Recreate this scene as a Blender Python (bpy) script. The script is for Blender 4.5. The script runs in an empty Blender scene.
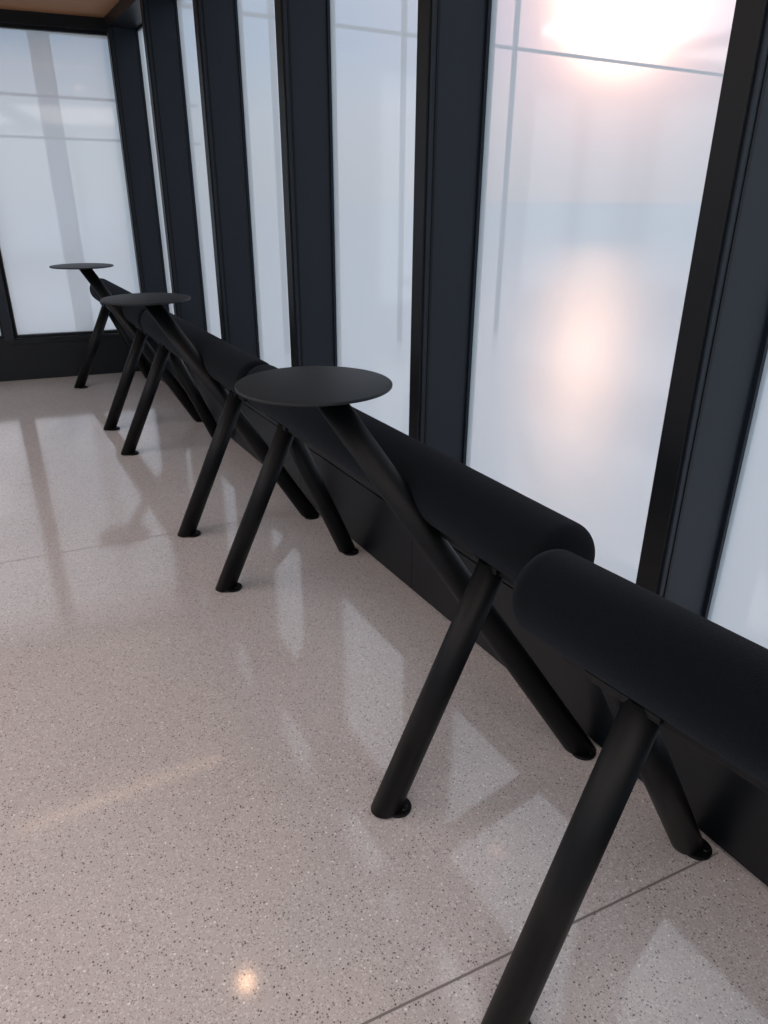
import bpy, math
from mathutils import Vector, Matrix
H=1.4
def V(x,y,z): return Vector((x*H,y*H,z*H))
sc=bpy.context.scene
col=sc.collection
sc.view_settings.view_transform='Standard'

# ---------------- materials ----------------
def newmat(n):
    m=bpy.data.materials.new(n); m.use_nodes=True
    nt=m.node_tree; nt.nodes.clear()
    o=nt.nodes.new('ShaderNodeOutputMaterial')
    return m,nt,o
def principled(n,c,rough=.5,metal=0,spec=.5,bump=None,var=0.0,sheen=0):
    m,nt,o=newmat(n)
    p=nt.nodes.new('ShaderNodeBsdfPrincipled')
    p.inputs['Base Color'].default_value=(*c,1); p.inputs['Roughness'].default_value=rough
    p.inputs['Metallic'].default_value=metal; p.inputs['Specular IOR Level'].default_value=spec
    if sheen:
        p.inputs['Sheen Weight'].default_value=sheen; p.inputs['Sheen Roughness'].default_value=.5
        p.inputs['Sheen Tint'].default_value=(.70,.82,1,1)
    tc=nt.nodes.new('ShaderNodeTexCoord')
    if bump:
        nz=nt.nodes.new('ShaderNodeTexNoise'); nz.inputs['Scale'].default_value=bump[0]
        nz.inputs['Detail'].default_value=3
        nt.links.new(tc.outputs['Object'],nz.inputs['Vector'])
        b=nt.nodes.new('ShaderNodeBump'); b.inputs['Strength'].default_value=bump[1]; b.inputs['Distance'].default_value=bump[2]
        nt.links.new(nz.outputs['Fac'],b.inputs['Height']); nt.links.new(b.outputs['Normal'],p.inputs['Normal'])
        if var:
            r=nt.nodes.new('ShaderNodeMapRange'); r.inputs['To Min'].default_value=1-var; r.inputs['To Max'].default_value=1+var
            nt.links.new(nz.outputs['Fac'],r.inputs['Value'])
            mx=nt.nodes.new('ShaderNodeVectorMath'); mx.operation='SCALE'; mx.inputs[0].default_value=c
            nt.links.new(r.outputs['Result'],mx.inputs['Scale']); nt.links.new(mx.outputs['Vector'],p.inputs['Base Color'])
    nt.links.new(p.outputs['BSDF'],o.inputs['Surface'])
    return m
M_leg=principled('powder_coat_black',(.0024,.0032,.0045),.48,0,.24,(900,.15,.0005))
M_top=principled('tabletop_charcoal',(.010,.014,.019),.5,0,.4,(700,.2,.0004))
M_fab=principled('upholstery_black',(.0050,.0063,.0085),.95,0,.05,(480,.8,.003),.6,.065)
M_fin=principled('anodised_mullion',(.010,.016,.025),.42,0,.38,(60,.03,.001),.1)
M_frame=principled('window_frame_black',(.003,.0045,.0065),.45,0,.3)
M_base=principled('base_panel_black',(.004,.006,.009),.4,0,.35,(50,.03,.001),.1)
M_bolt=principled('bolt_steel',(.03,.03,.032),.3,.8)

# terrazzo
m,nt,o=newmat('terrazzo'); M_floor=m
N=nt.nodes.new; L=nt.links.new
p=N('ShaderNodeBsdfPrincipled'); tc=N('ShaderNodeTexCoord')
p.inputs['Roughness'].default_value=.085; p.inputs['IOR'].default_value=1.88; p.inputs['Specular IOR Level'].default_value=.68
def vor(scale,lo,hi,dens_axis,thr):
    v=N('ShaderNodeTexVoronoi'); v.inputs['Scale'].default_value=scale
    L(tc.outputs['Object'],v.inputs['Vector'])
    ms=N('ShaderNodeMapRange'); ms.interpolation_type='SMOOTHSTEP'
    ms.inputs['From Min'].default_value=lo; ms.inputs['From Max'].default_value=hi
    ms.inputs['To Min'].default_value=1; ms.inputs['To Max'].default_value=0
    L(v.outputs['Distance'],ms.inputs['Value'])
    sp=N('ShaderNodeSeparateColor'); L(v.outputs['Color'],sp.inputs[0])
    gt=N('ShaderNodeMath'); gt.operation='GREATER_THAN'; gt.inputs[1].default_value=thr
    L(sp.outputs[dens_axis],gt.inputs[0])
    mu=N('ShaderNodeMath'); mu.operation='MULTIPLY'; L(gt.outputs[0],mu.inputs[0]); L(ms.outputs[0],mu.inputs[1])
    return mu,v
nz=N('ShaderNodeTexNoise'); nz.inputs['Scale'].default_value=1.3; nz.inputs['Detail'].default_value=4; L(tc.outputs['Object'],nz.inputs['Vector'])
cr=N('ShaderNodeValToRGB'); cr.color_ramp.elements[0].position=.35; cr.color_ramp.elements[1].position=.7
cr.color_ramp.elements[0].color=(.58,.54,.535,1); cr.color_ramp.elements[1].color=(.64,.61,.61,1)
L(nz.outputs['Fac'],cr.inputs[0])
cur=cr.outputs[0]
def layer(cur,mask,c,amt=1):
    mx=N('ShaderNodeMix'); mx.data_type='RGBA'
    L(cur,mx.inputs[6]); mx.inputs[7].default_value=(*c,1)
    if amt!=1:
        mm=N('ShaderNodeMath'); mm.operation='MULTIPLY'; mm.inputs[1].default_value=amt; L(mask,mm.inputs[0]); mask=mm.outputs[0]
    L(mask,mx.inputs[0]); return mx.outputs[2]
a,_=vor(200,.30,.44,0,.50); cur=layer(cur,a.outputs[0],(.77,.75,.74),.75)
a,_=vor(260,.30,.44,1,.60); cur=layer(cur,a.outputs[0],(.30,.28,.28),.78)
a,_=vor(120,.28,.36,2,.80); cur=layer(cur,a.outputs[0],(.78,.76,.75),.75)
a,_=vor(155,.26,.35,0,.84); cur=layer(cur,a.outputs[0],(.14,.13,.13),.8)
a,_=vor(75,.16,.22,1,.89); cur=layer(cur,a.outputs[0],(.95,.93,.91),.95)
a,_=vor(90,.16,.22,2,.93); cur=layer(cur,a.outputs[0],(.08,.08,.08),.85)
L(cur,p.inputs['Base Color']); L(p.outputs[0],o.inputs[0])
M_joint=principled('floor_joint',(.22,.20,.20),.5)
M_joint2=principled('floor_joint_light',(.42,.39,.38),.4)

# wood ceiling
m,nt,o=newmat('wood_ceiling'); M_ceil=m
N=nt.nodes.new; L=nt.links.new
p=N('ShaderNodeBsdfPrincipled'); p.inputs['Roughness'].default_value=.6; p.inputs['Specular IOR Level'].default_value=.25
tc=N('ShaderNodeTexCoord'); mp=N('ShaderNodeMapping'); mp.inputs['Scale'].default_value=(.6,8,1)
nz=N('ShaderNodeTexNoise'); nz.inputs['Scale'].default_value=3; nz.inputs['Detail'].default_value=6
L(tc.outputs['Object'],mp.inputs[0]); L(mp.outputs[0],nz.inputs['Vector'])
cr=N('ShaderNodeValToRGB'); cr.color_ramp.elements[0].color=(.29,.135,.06,1); cr.color_ramp.elements[1].color=(.41,.21,.105,1)
L(nz.outputs[0],cr.inputs[0]); L(cr.outputs[0],p.inputs['Base Color']); L(p.outputs[0],o.inputs[0])

# frosted glass
m,nt,o=newmat('frosted_glass'); M_glass=m
N=nt.nodes.new; L=nt.links.new
tr=N('ShaderNodeBsdfTransparent'); tr.inputs[0].default_value=(.94,.965,.98,1)
tl=N('ShaderNodeBsdfTranslucent'); tl.inputs[0].default_value=(.87,.915,.925,1)
mx=N('ShaderNodeMixShader'); mx.inputs[0].default_value=.73
L(tr.outputs[0],mx.inputs[1]); L(tl.outputs[0],mx.inputs[2])
gl=N('ShaderNodeBsdfGlossy'); gl.inputs['Roughness'].default_value=.06
lw=N('ShaderNodeLayerWeight'); lw.inputs['Blend'].default_value=.5
pw=N('ShaderNodeMath'); pw.operation='POWER'; L(lw.outputs['Facing'],pw.inputs[0]); pw.inputs[1].default_value=4
mr=N('ShaderNodeMapRange'); L(pw.outputs[0],mr.inputs['Value']); mr.inputs['To Min'].default_value=.10; mr.inputs['To Max'].default_value=.6
m2=N('ShaderNodeMixShader'); L(mr.outputs[0],m2.inputs[0]); L(mx.outputs[0],m2.inputs[1]); L(gl.outputs[0],m2.inputs[2])
L(m2.outputs[0],o.inputs[0])

# pavement: wet near the building, reflection faded out with distance to hide horizon edge
M_pave=principled('wet_pavement',(.82,.82,.82),.30,0,.75,(3,.12,.02),.08)
nt=M_pave.node_tree; N=nt.nodes.new; L=nt.links.new
pb=[x for x in nt.nodes if x.type=='BSDF_PRINCIPLED'][0]
po=[x for x in nt.nodes if x.type=='OUTPUT_MATERIAL'][0]
tcn=N('ShaderNodeTexCoord'); ln=N('ShaderNodeVectorMath'); ln.operation='LENGTH'; L(tcn.outputs['Object'],ln.inputs[0])
mr=N('ShaderNodeMapRange'); mr.interpolation_type='SMOOTHSTEP'; mr.inputs['From Min'].default_value=9; mr.inputs['From Max'].default_value=48
L(ln.outputs['Value'],mr.inputs['Value'])
pw=N('ShaderNodeMath'); pw.operation='POWER'; pw.inputs[1].default_value=.45; L(mr.outputs[0],pw.inputs[0])
df=N('ShaderNodeBsdfDiffuse'); df.inputs[0].default_value=(.86,.85,.85,1)
mx=N('ShaderNodeMixShader'); L(pw.outputs[0],mx.inputs[0]); L(pb.outputs[0],mx.inputs[1]); L(df.outputs[0],mx.inputs[2]); L(mx.outputs[0],po.inputs[0])
M_ext=principled('exterior_steel',(.30,.31,.33),.5)
def emis(n,c,s):
    m,nt,o=newmat(n); e=nt.nodes.new('ShaderNodeEmission'); e.inputs[0].default_value=(*c,1); e.inputs[1].default_value=s
    nt.links.new(e.outputs[0],o.inputs[0]); return m
M_led=emis('led_strip',(1,.66,.45),3.2)
M_lamp=emis('downlight_lens',(1,.58,.34),14)

# ---------------- helpers ----------------
def empty(name,loc=(0,0,0),rz=0):
    e=bpy.data.objects.new(name,None); e.location=loc; e.rotation_euler=(0,0,rz); e.empty_display_size=.1; col.objects.link(e); return e
def mesh(name,verts,faces,mat,parent=None,smooth=False):
    me=bpy.data.meshes.new(name); me.from_pydata([tuple(v) for v in verts],[],faces); me.update()
    me.materials.append(mat)
    if smooth:
        for f in me.polygons: f.use_smooth=True
    ob=bpy.data.objects.new(name,me); col.objects.link(ob)
    if parent: ob.parent=parent
    return ob
BF=[(0,3,2,1),(4,5,6,7),(0,1,5,4),(1,2,6,5),(2,3,7,6),(3,0,4,7)]
def boxes(name,lst,mat,parent=None,bevel=0):
    vs=[];fs=[]
    for (a,b) in lst:
        n=len(vs)
        x0,y0,z0=a;x1,y1,z1=b
        vs+=[V(x0,y0,z0),V(x1,y0,z0),V(x1,y1,z0),V(x0,y1,z0),V(x0,y0,z1),V(x1,y0,z1),V(x1,y1,z1),V(x0,y1,z1)]
        fs+=[tuple(i+n for i in f) for f in BF]
    ob=mesh(name,vs,fs,mat,parent)
    if bevel:
        md=ob.modifiers.new('bev','BEVEL'); md.width=bevel; md.segments=2; md.limit_method='ANGLE'
    return ob
def tube(name,p0,p1,r,mat,parent,n=40):
    d=(p1-p0).normalized(); s=d.cross(Vector((0,0,1))).normalized(); u=s.cross(d).normalized()
    vs=[]
    for P in (p0,p1):
        for i in range(n):
            a=2*math.pi*i/n; q=P+s*math.cos(a)*r+u*math.sin(a)*r
            q=q+d*((P.z-q.z)/d.z); vs.append(q)
    fs=[(i,(i+1)%n,n+(i+1)%n,n+i) for i in range(n)]+[tuple(range(n-1,-1,-1)),tuple(range(n,2*n))]
    ob=mesh(name,vs,fs,mat,parent,True)
    for f in ob.data.polygons:
        if len(f.vertices)>4: f.use_smooth=False
    return ob
def lathe(name,prof,mat,parent,M,n=64):
    vs=[];fs=[]
    for r,h in prof:
        for i in range(n):
            a=2*math.pi*i/n; vs.append(M@Vector((r*math.cos(a),r*math.sin(a),h)))
    for k in range(len(prof)-1):
        for i in range(n):
            fs.append((k*n+i,k*n+(i+1)%n,(k+1)*n+(i+1)%n,(k+1)*n+i))
    fs.append(tuple(range(n-1,-1,-1))); b=(len(prof)-1)*n; fs.append(tuple(range(b,b+n)))
    return mesh(name,vs,fs,mat,parent,True)
def disc_prof(R,t,b,K=4):
    p=[(R-b,0)]
    for i in range(1,K+1): a=math.pi/2*i/K; p.append((R-b+b*math.sin(a),b-b*math.cos(a)))
    for i in range(0,K+1): a=math.pi/2*i/K; p.append((R-b+b*math.cos(a),t-b+b*math.sin(a)))
    return p

# ---------------- room shell ----------------
XW=.92; XG=1.06; YF=4.52; ZS=.235; ZC=1.83; ZT=1.775
boxes('floor',[((-3.5,-2.2,-.15),(1.08,5.1,0))],M_floor)
boxes('ceiling',[((-3.5,-2.2,ZC),(1.08,5.1,ZC+.08))],M_ceil)
lst=[((XW+.008,-2.2,0),(1.10,4.5,ZS-.004)),((XW-.004,-2.2,ZS-.012),(1.10,4.5,ZS)),((XW,-2.2,ZT),(1.10,4.5,ZC))]
Y0=.665
for k in range(-4,6):
    y=Y0+.75*k
    lst.append(((XW,y+.026,.012),(XW+.01,y+.75+.024,ZS-.02)))
boxes('wall_right',lst,M_base)
n=1
for k in range(-4,6):
    y=Y0+.75*k
    w=empty('window_%d'%n); n+=1
    ynext=min(y+.75,4.5)
    boxes('mullion_fin',[((XW,y,ZS),(XG+.02,y+.05,ZT))],M_fin,w,.002)
    boxes('mullion_cap',[((XW-.006,y+.004,ZS),(XW,y+.046,ZT))],M_frame,w)
    boxes('mullion_groove',[((XW+.012,y-.0015,ZS),(XW+.018,y,ZT))],M_frame,w)
    if k<5:
        f=.010
        boxes('frame',[((XG-.010,y+.05,ZS),(XG+.012,y+.05+f,ZT)),((XG-.008,ynext-f*.6,ZS),(XG+.012,ynext,ZT)),
                       ((XG-.010,y+.05+f,ZS),(XG+.012,ynext-f,ZS+f)),((XG-.010,y+.05+f,ZT-f),(XG+.012,ynext-f,ZT))],M_fin,w)
        mesh('glass_pane',[V(XG,y+.05+f,ZS+f),V(XG,y+.05+f,ZT-f),V(XG,ynext-f*.6,ZT-f),V(XG,ynext-f*.6,ZS+f)],[(0,1,2,3)],M_glass,w)

def glazed(wname,loc,ang,count,n,mod=.74,over=.14,step=.74):
    far=empty(wname,loc,ang)
    W=step*count+.06
    boxes('sill_panel',[((-W,0,0),(over,.12,ZS-.004)),((-W,-.006,0.02),(.0,0,ZS-.03))],M_base,far)
    boxes('header',[((-W,0,ZT),(over,.12,ZC))],M_base,far)
    for i in range(count):
        x1=-step*i; x0=x1-step
        w=empty('window_%d'%n,loc,ang); n+=1
        boxes('mullion_fin',[((x0-.05,-.004,ZS-.004),(x0,.1,ZT))],M_fin,w,.002)
        f=.016; xe=x1-(.05 if i else 0)
        boxes('frame',[((x0,.03,ZS),(x0+f,.08,ZT)),((xe-f,.03,ZS),(xe,.08,ZT)),
                       ((x0+f,.03,ZS),(xe-f,.08,ZS+f)),((x0+f,.03,ZT-f),(xe-f,.08,ZT))],M_frame,w)
        mesh('glass_pane',[V(x0+f,.055,ZS+f),V(xe-f,.055,ZS+f),V(xe-f,.055,ZT-f),V(x0+f,.055,ZT-f)],[(0,1,2,3)],M_glass,w)
    boxes('corner_post',[((0,0,ZS-.004),(over,.12,ZT))],M_fin,far)
    return n
n=glazed('wall_far',V(.95,YF,0),math.radians(-8),6,n)
n=glazed('wall_left',V(-3.5,5.0,0),math.radians(90),7,n,step=1.02,over=.1)  # unseen wall, its glazing added to bring in ambient light
n=glazed('wall_rear',V(-3.45,-2.2,0),math.radians(180),4,n,step=1.07,over=.1)  # unseen rear side, glazed to add ambient light from behind

jd=Vector((math.sin(math.radians(95)),math.cos(math.radians(95)),0))
def joint(name,P,l0,l1,d,mat,w=.0022):
    s=Vector((-d.y,d.x,0))*w*H; z=Vector((0,0,.0006))
    a=P+d*l0; b=P+d*l1
    return mesh(name,[a-s+z,b-s+z,b+s+z,a+s+z],[(0,1,2,3)],mat)

# ---------------- benches ----------------
RT=.0635*H; RL=.0255*H
def bench(y0,yaw=0,dx=0,leg_dy=0,ext=0,rdx=0,sfx=0):
    par=empty('perch_bench',V(.70+dx,y0,0),yaw)
    def P(x,y,z): return V(x-.70,y,z)
    ya=-.150-leg_dy; yb=-.142-leg_dy+1.266+ext; zc=.498
    b=.03*H;Lc=(yb-ya)*H
    M=Matrix.Translation(V(.005,ya,zc))@Matrix.Rotation(-math.pi/2,4,'X')
    lathe('bolster_cushion',disc_prof(RT,Lc,b,8),M_fab,par,M,96)
    boxes('spine_plate',[((-.022,ya+.08,zc-.070),(.026,yb-.08,zc-.058))],M_leg,par,.003)
    tube('front_leg_1',P(.478,0,.004),P(.692,.010,zc-.055),RL,M_leg,par)
    foot=P(.887+sfx,-.058,.004); top=P(.522,.325,.690)
    tube('table_strut',foot,top,RL,M_leg,par)
    tube('front_leg_2',P(.478,.892,.004),P(.696,.904,zc-.055),RL,M_leg,par)
    tube('rear_leg',P(.878+rdx,.932,.004),P(.700,.960,zc-.055),RL,M_leg,par)
    for yy in (.010,.90,.955):
        boxes('saddle_plate',[((-.03,yy-.03,zc-.066),(.03,yy+.03,zc-.055))],M_leg,par,.002)
    for (x,y) in ((.497,-.008),(.497,.884),(.887+sfx,-.068),(.882+rdx,.918)):
        M=Matrix.Translation(P(x,y,0)); lathe('foot_flange',disc_prof(.025*H,.006*H,.002*H),M_leg,par,M,40)
        M=Matrix.Translation(P(x+.006,y-.012,.006)); lathe('foot_bolt',disc_prof(.008*H,.004*H,.0015*H),M_bolt,par,M,6)
    M=Matrix.Translation(P(.514,.328,.6905)); lathe('table_top',disc_prof(.139*H,.0055*H,.002*H),M_top,par,M,128)
    M=Matrix.Translation(P(.518,.326,.684)); lathe('table_flange',disc_prof(.045*H,.0065*H,.001*H),M_leg,par,M,48)
    return par
PER=1.285
bench(.813-PER+.018,math.radians(5),.018,.018,.006,.070,-.028)
bench(.813); bench(.813+PER); bench(.813+2*PER)

joint('floor_joint_strip',V(0.9,.460,0),-4.2*H,.02,jd,M_joint,.0018)
joint('floor_joint_strip',V(0.9,2.09,0),-4.3*H,.02,jd,M_joint2,.0015)

# ---------------- ceiling lights ----------------
def downlight(x,y,en):
    e=empty('ceiling_downlight',V(x,y,ZC))
    lathe('trim_ring',[(.045*H,-.002*H),(.05*H,-.006*H),(.036*H,-.006*H),(.034*H,0.0)],M_frame,e,Matrix.Identity(4),40)
    mesh('lens',[Vector((.03*H*math.cos(a*math.pi/12),-.03*H*math.sin(a*math.pi/12),-.0065*H)) for a in range(24)],[tuple(range(24))],M_lamp,e)
downlight(.44,1.82,0)
e=empty('ceiling_light_bar')
boxes('housing',[((-.28,3.03,ZC-.012),(.74,3.07,ZC-.001))],M_frame,e)
boxes('diffuser',[((-.27,3.04,ZC-.014),(.73,3.06,ZC-.012))],M_led,e)
def fill_panel(x0,x1,y0,y1,rad):  # added fill light, kept out of view, to brighten floor and room
    e=empty('added_fill_panel',V((x0+x1)/2,(y0+y1)/2,ZC-.02))
    w=(x1-x0)/2;h=(y1-y0)/2
    boxes('fill_panel_frame',[((-w-.02,-h-.02,-.006),(w+.02,-h,.02)),((-w-.02,h,-.006),(w+.02,h+.02,.02)),((-w-.02,-h,-.006),(-w,h,.02)),((w,-h,-.006),(w+.02,h,.02))],M_frame,e)
    l=bpy.data.lights.new('fill_panel','AREA'); l.shape='RECTANGLE'; l.size=2*w*H; l.size_y=2*h*H; l.color=(1,.91,.88)
    l.energy=rad*math.pi*l.size*l.size_y
    o=bpy.data.objects.new('fill_light',l); col.objects.link(o); o.parent=e; o.location=(0,0,0)
R0=2.25
fill_panel(-3.1,-2.0,-1.8,1.0,R0); fill_panel(-3.1,-2.0,1.4,3.6,R0*1.3)
fill_panel(-1.7,-.75,-1.8,1.0,R0); fill_panel(-1.7,-.75,1.4,3.6,R0*1.35)
fill_panel(-.4,.7,-1.8,.5,R0*.75)

# ---------------- exterior ----------------
mesh('exterior_pavement',[Vector((-150,-150,-.6)),Vector((250,-150,-.6)),Vector((250,250,-.6)),Vector((-150,250,-.6))],[(0,1,2,3)],M_pave)
zb=-.6/H
lst=[((-5,6.6,1.66),(2.0,6.63,1.68)),((-5,6.6,1.38),(2.0,6.63,1.40)),((.80,6.6,zb),(.94,6.7,2.6)),((-1.4,6.6,zb),(-1.3,6.7,2.6)),
     ((-5,6.6,2.34),(13,6.63,2.37))]
for x in (2.7,4.0,5.3): lst.append(((x-.02,6.6,zb),(x+.02,6.64,2.9)))
boxes('exterior_screen_frame',lst,M_ext)

# ---------------- world ----------------
w=bpy.data.worlds.new('sky'); sc.world=w; w.use_nodes=True; nt=w.node_tree; nt.nodes.clear()
N=nt.nodes.new; L=nt.links.new
out=N('ShaderNodeOutputWorld'); bg=N('ShaderNodeBackground'); tc=N('ShaderNodeTexCoord')
sep=N('ShaderNodeSeparateXYZ'); L(tc.outputs['Generated'],sep.inputs[0])
cr=N('ShaderNodeValToRGB'); L(sep.outputs['Z'],cr.inputs[0])
el=cr.color_ramp.elements; el[0].position=0; el[0].color=(.50,.52,.54,1); el[1].position=.7; el[1].color=(.52,.58,.66,1)
x=el.new(.09); x.color=(.53,.60,.67,1); x=el.new(.17); x.color=(.34,.52,.76,1); x=el.new(.3); x.color=(.50,.61,.74,1)
sd=Vector((.713*.982,.701*.982,.203)).normalized()
dt=N('ShaderNodeVectorMath'); dt.operation='DOT_PRODUCT'; L(tc.outputs['Generated'],dt.inputs[0]); dt.inputs[1].default_value=sd
mxx=N('ShaderNodeMath'); mxx.operation='MAXIMUM'; L(dt.outputs['Value'],mxx.inputs[0]); mxx.inputs[1].default_value=0
cur=cr.outputs[0]
for pw,c in ((1000,(34,20,12.5)),(150,(2.4,.95,.52)),(22,(.20,.05,.02))):
    pp=N('ShaderNodeMath'); pp.operation='POWER'; L(mxx.outputs[0],pp.inputs[0]); pp.inputs[1].default_value=pw
    s=N('ShaderNodeVectorMath'); s.operation='SCALE'; s.inputs[0].default_value=c; L(pp.outputs[0],s.inputs['Scale'])
    ad=N('ShaderNodeVectorMath'); ad.operation='ADD'; L(cur,ad.inputs[0]); L(s.outputs[0],ad.inputs[1]); cur=ad.outputs[0]
L(cur,bg.inputs[0]); bg.inputs[1].default_value=1.2; L(bg.outputs[0],out.inputs[0])

# ---------------- camera ----------------
cd=bpy.data.cameras.new('camera'); cd.sensor_fit='VERTICAL'; cd.sensor_height=36; cd.lens=710/1024*36
cam=bpy.data.objects.new('camera',cd); col.objects.link(cam); cam.location=(0,0,H)
R=Matrix.Rotation(math.radians(-30),4,'Z')@Matrix.Rotation(math.radians(66),4,'X')@Matrix.Rotation(math.radians(0.4),4,'Z')
cam.rotation_euler=R.to_euler(); cd.clip_start=.02
sc.camera=cam
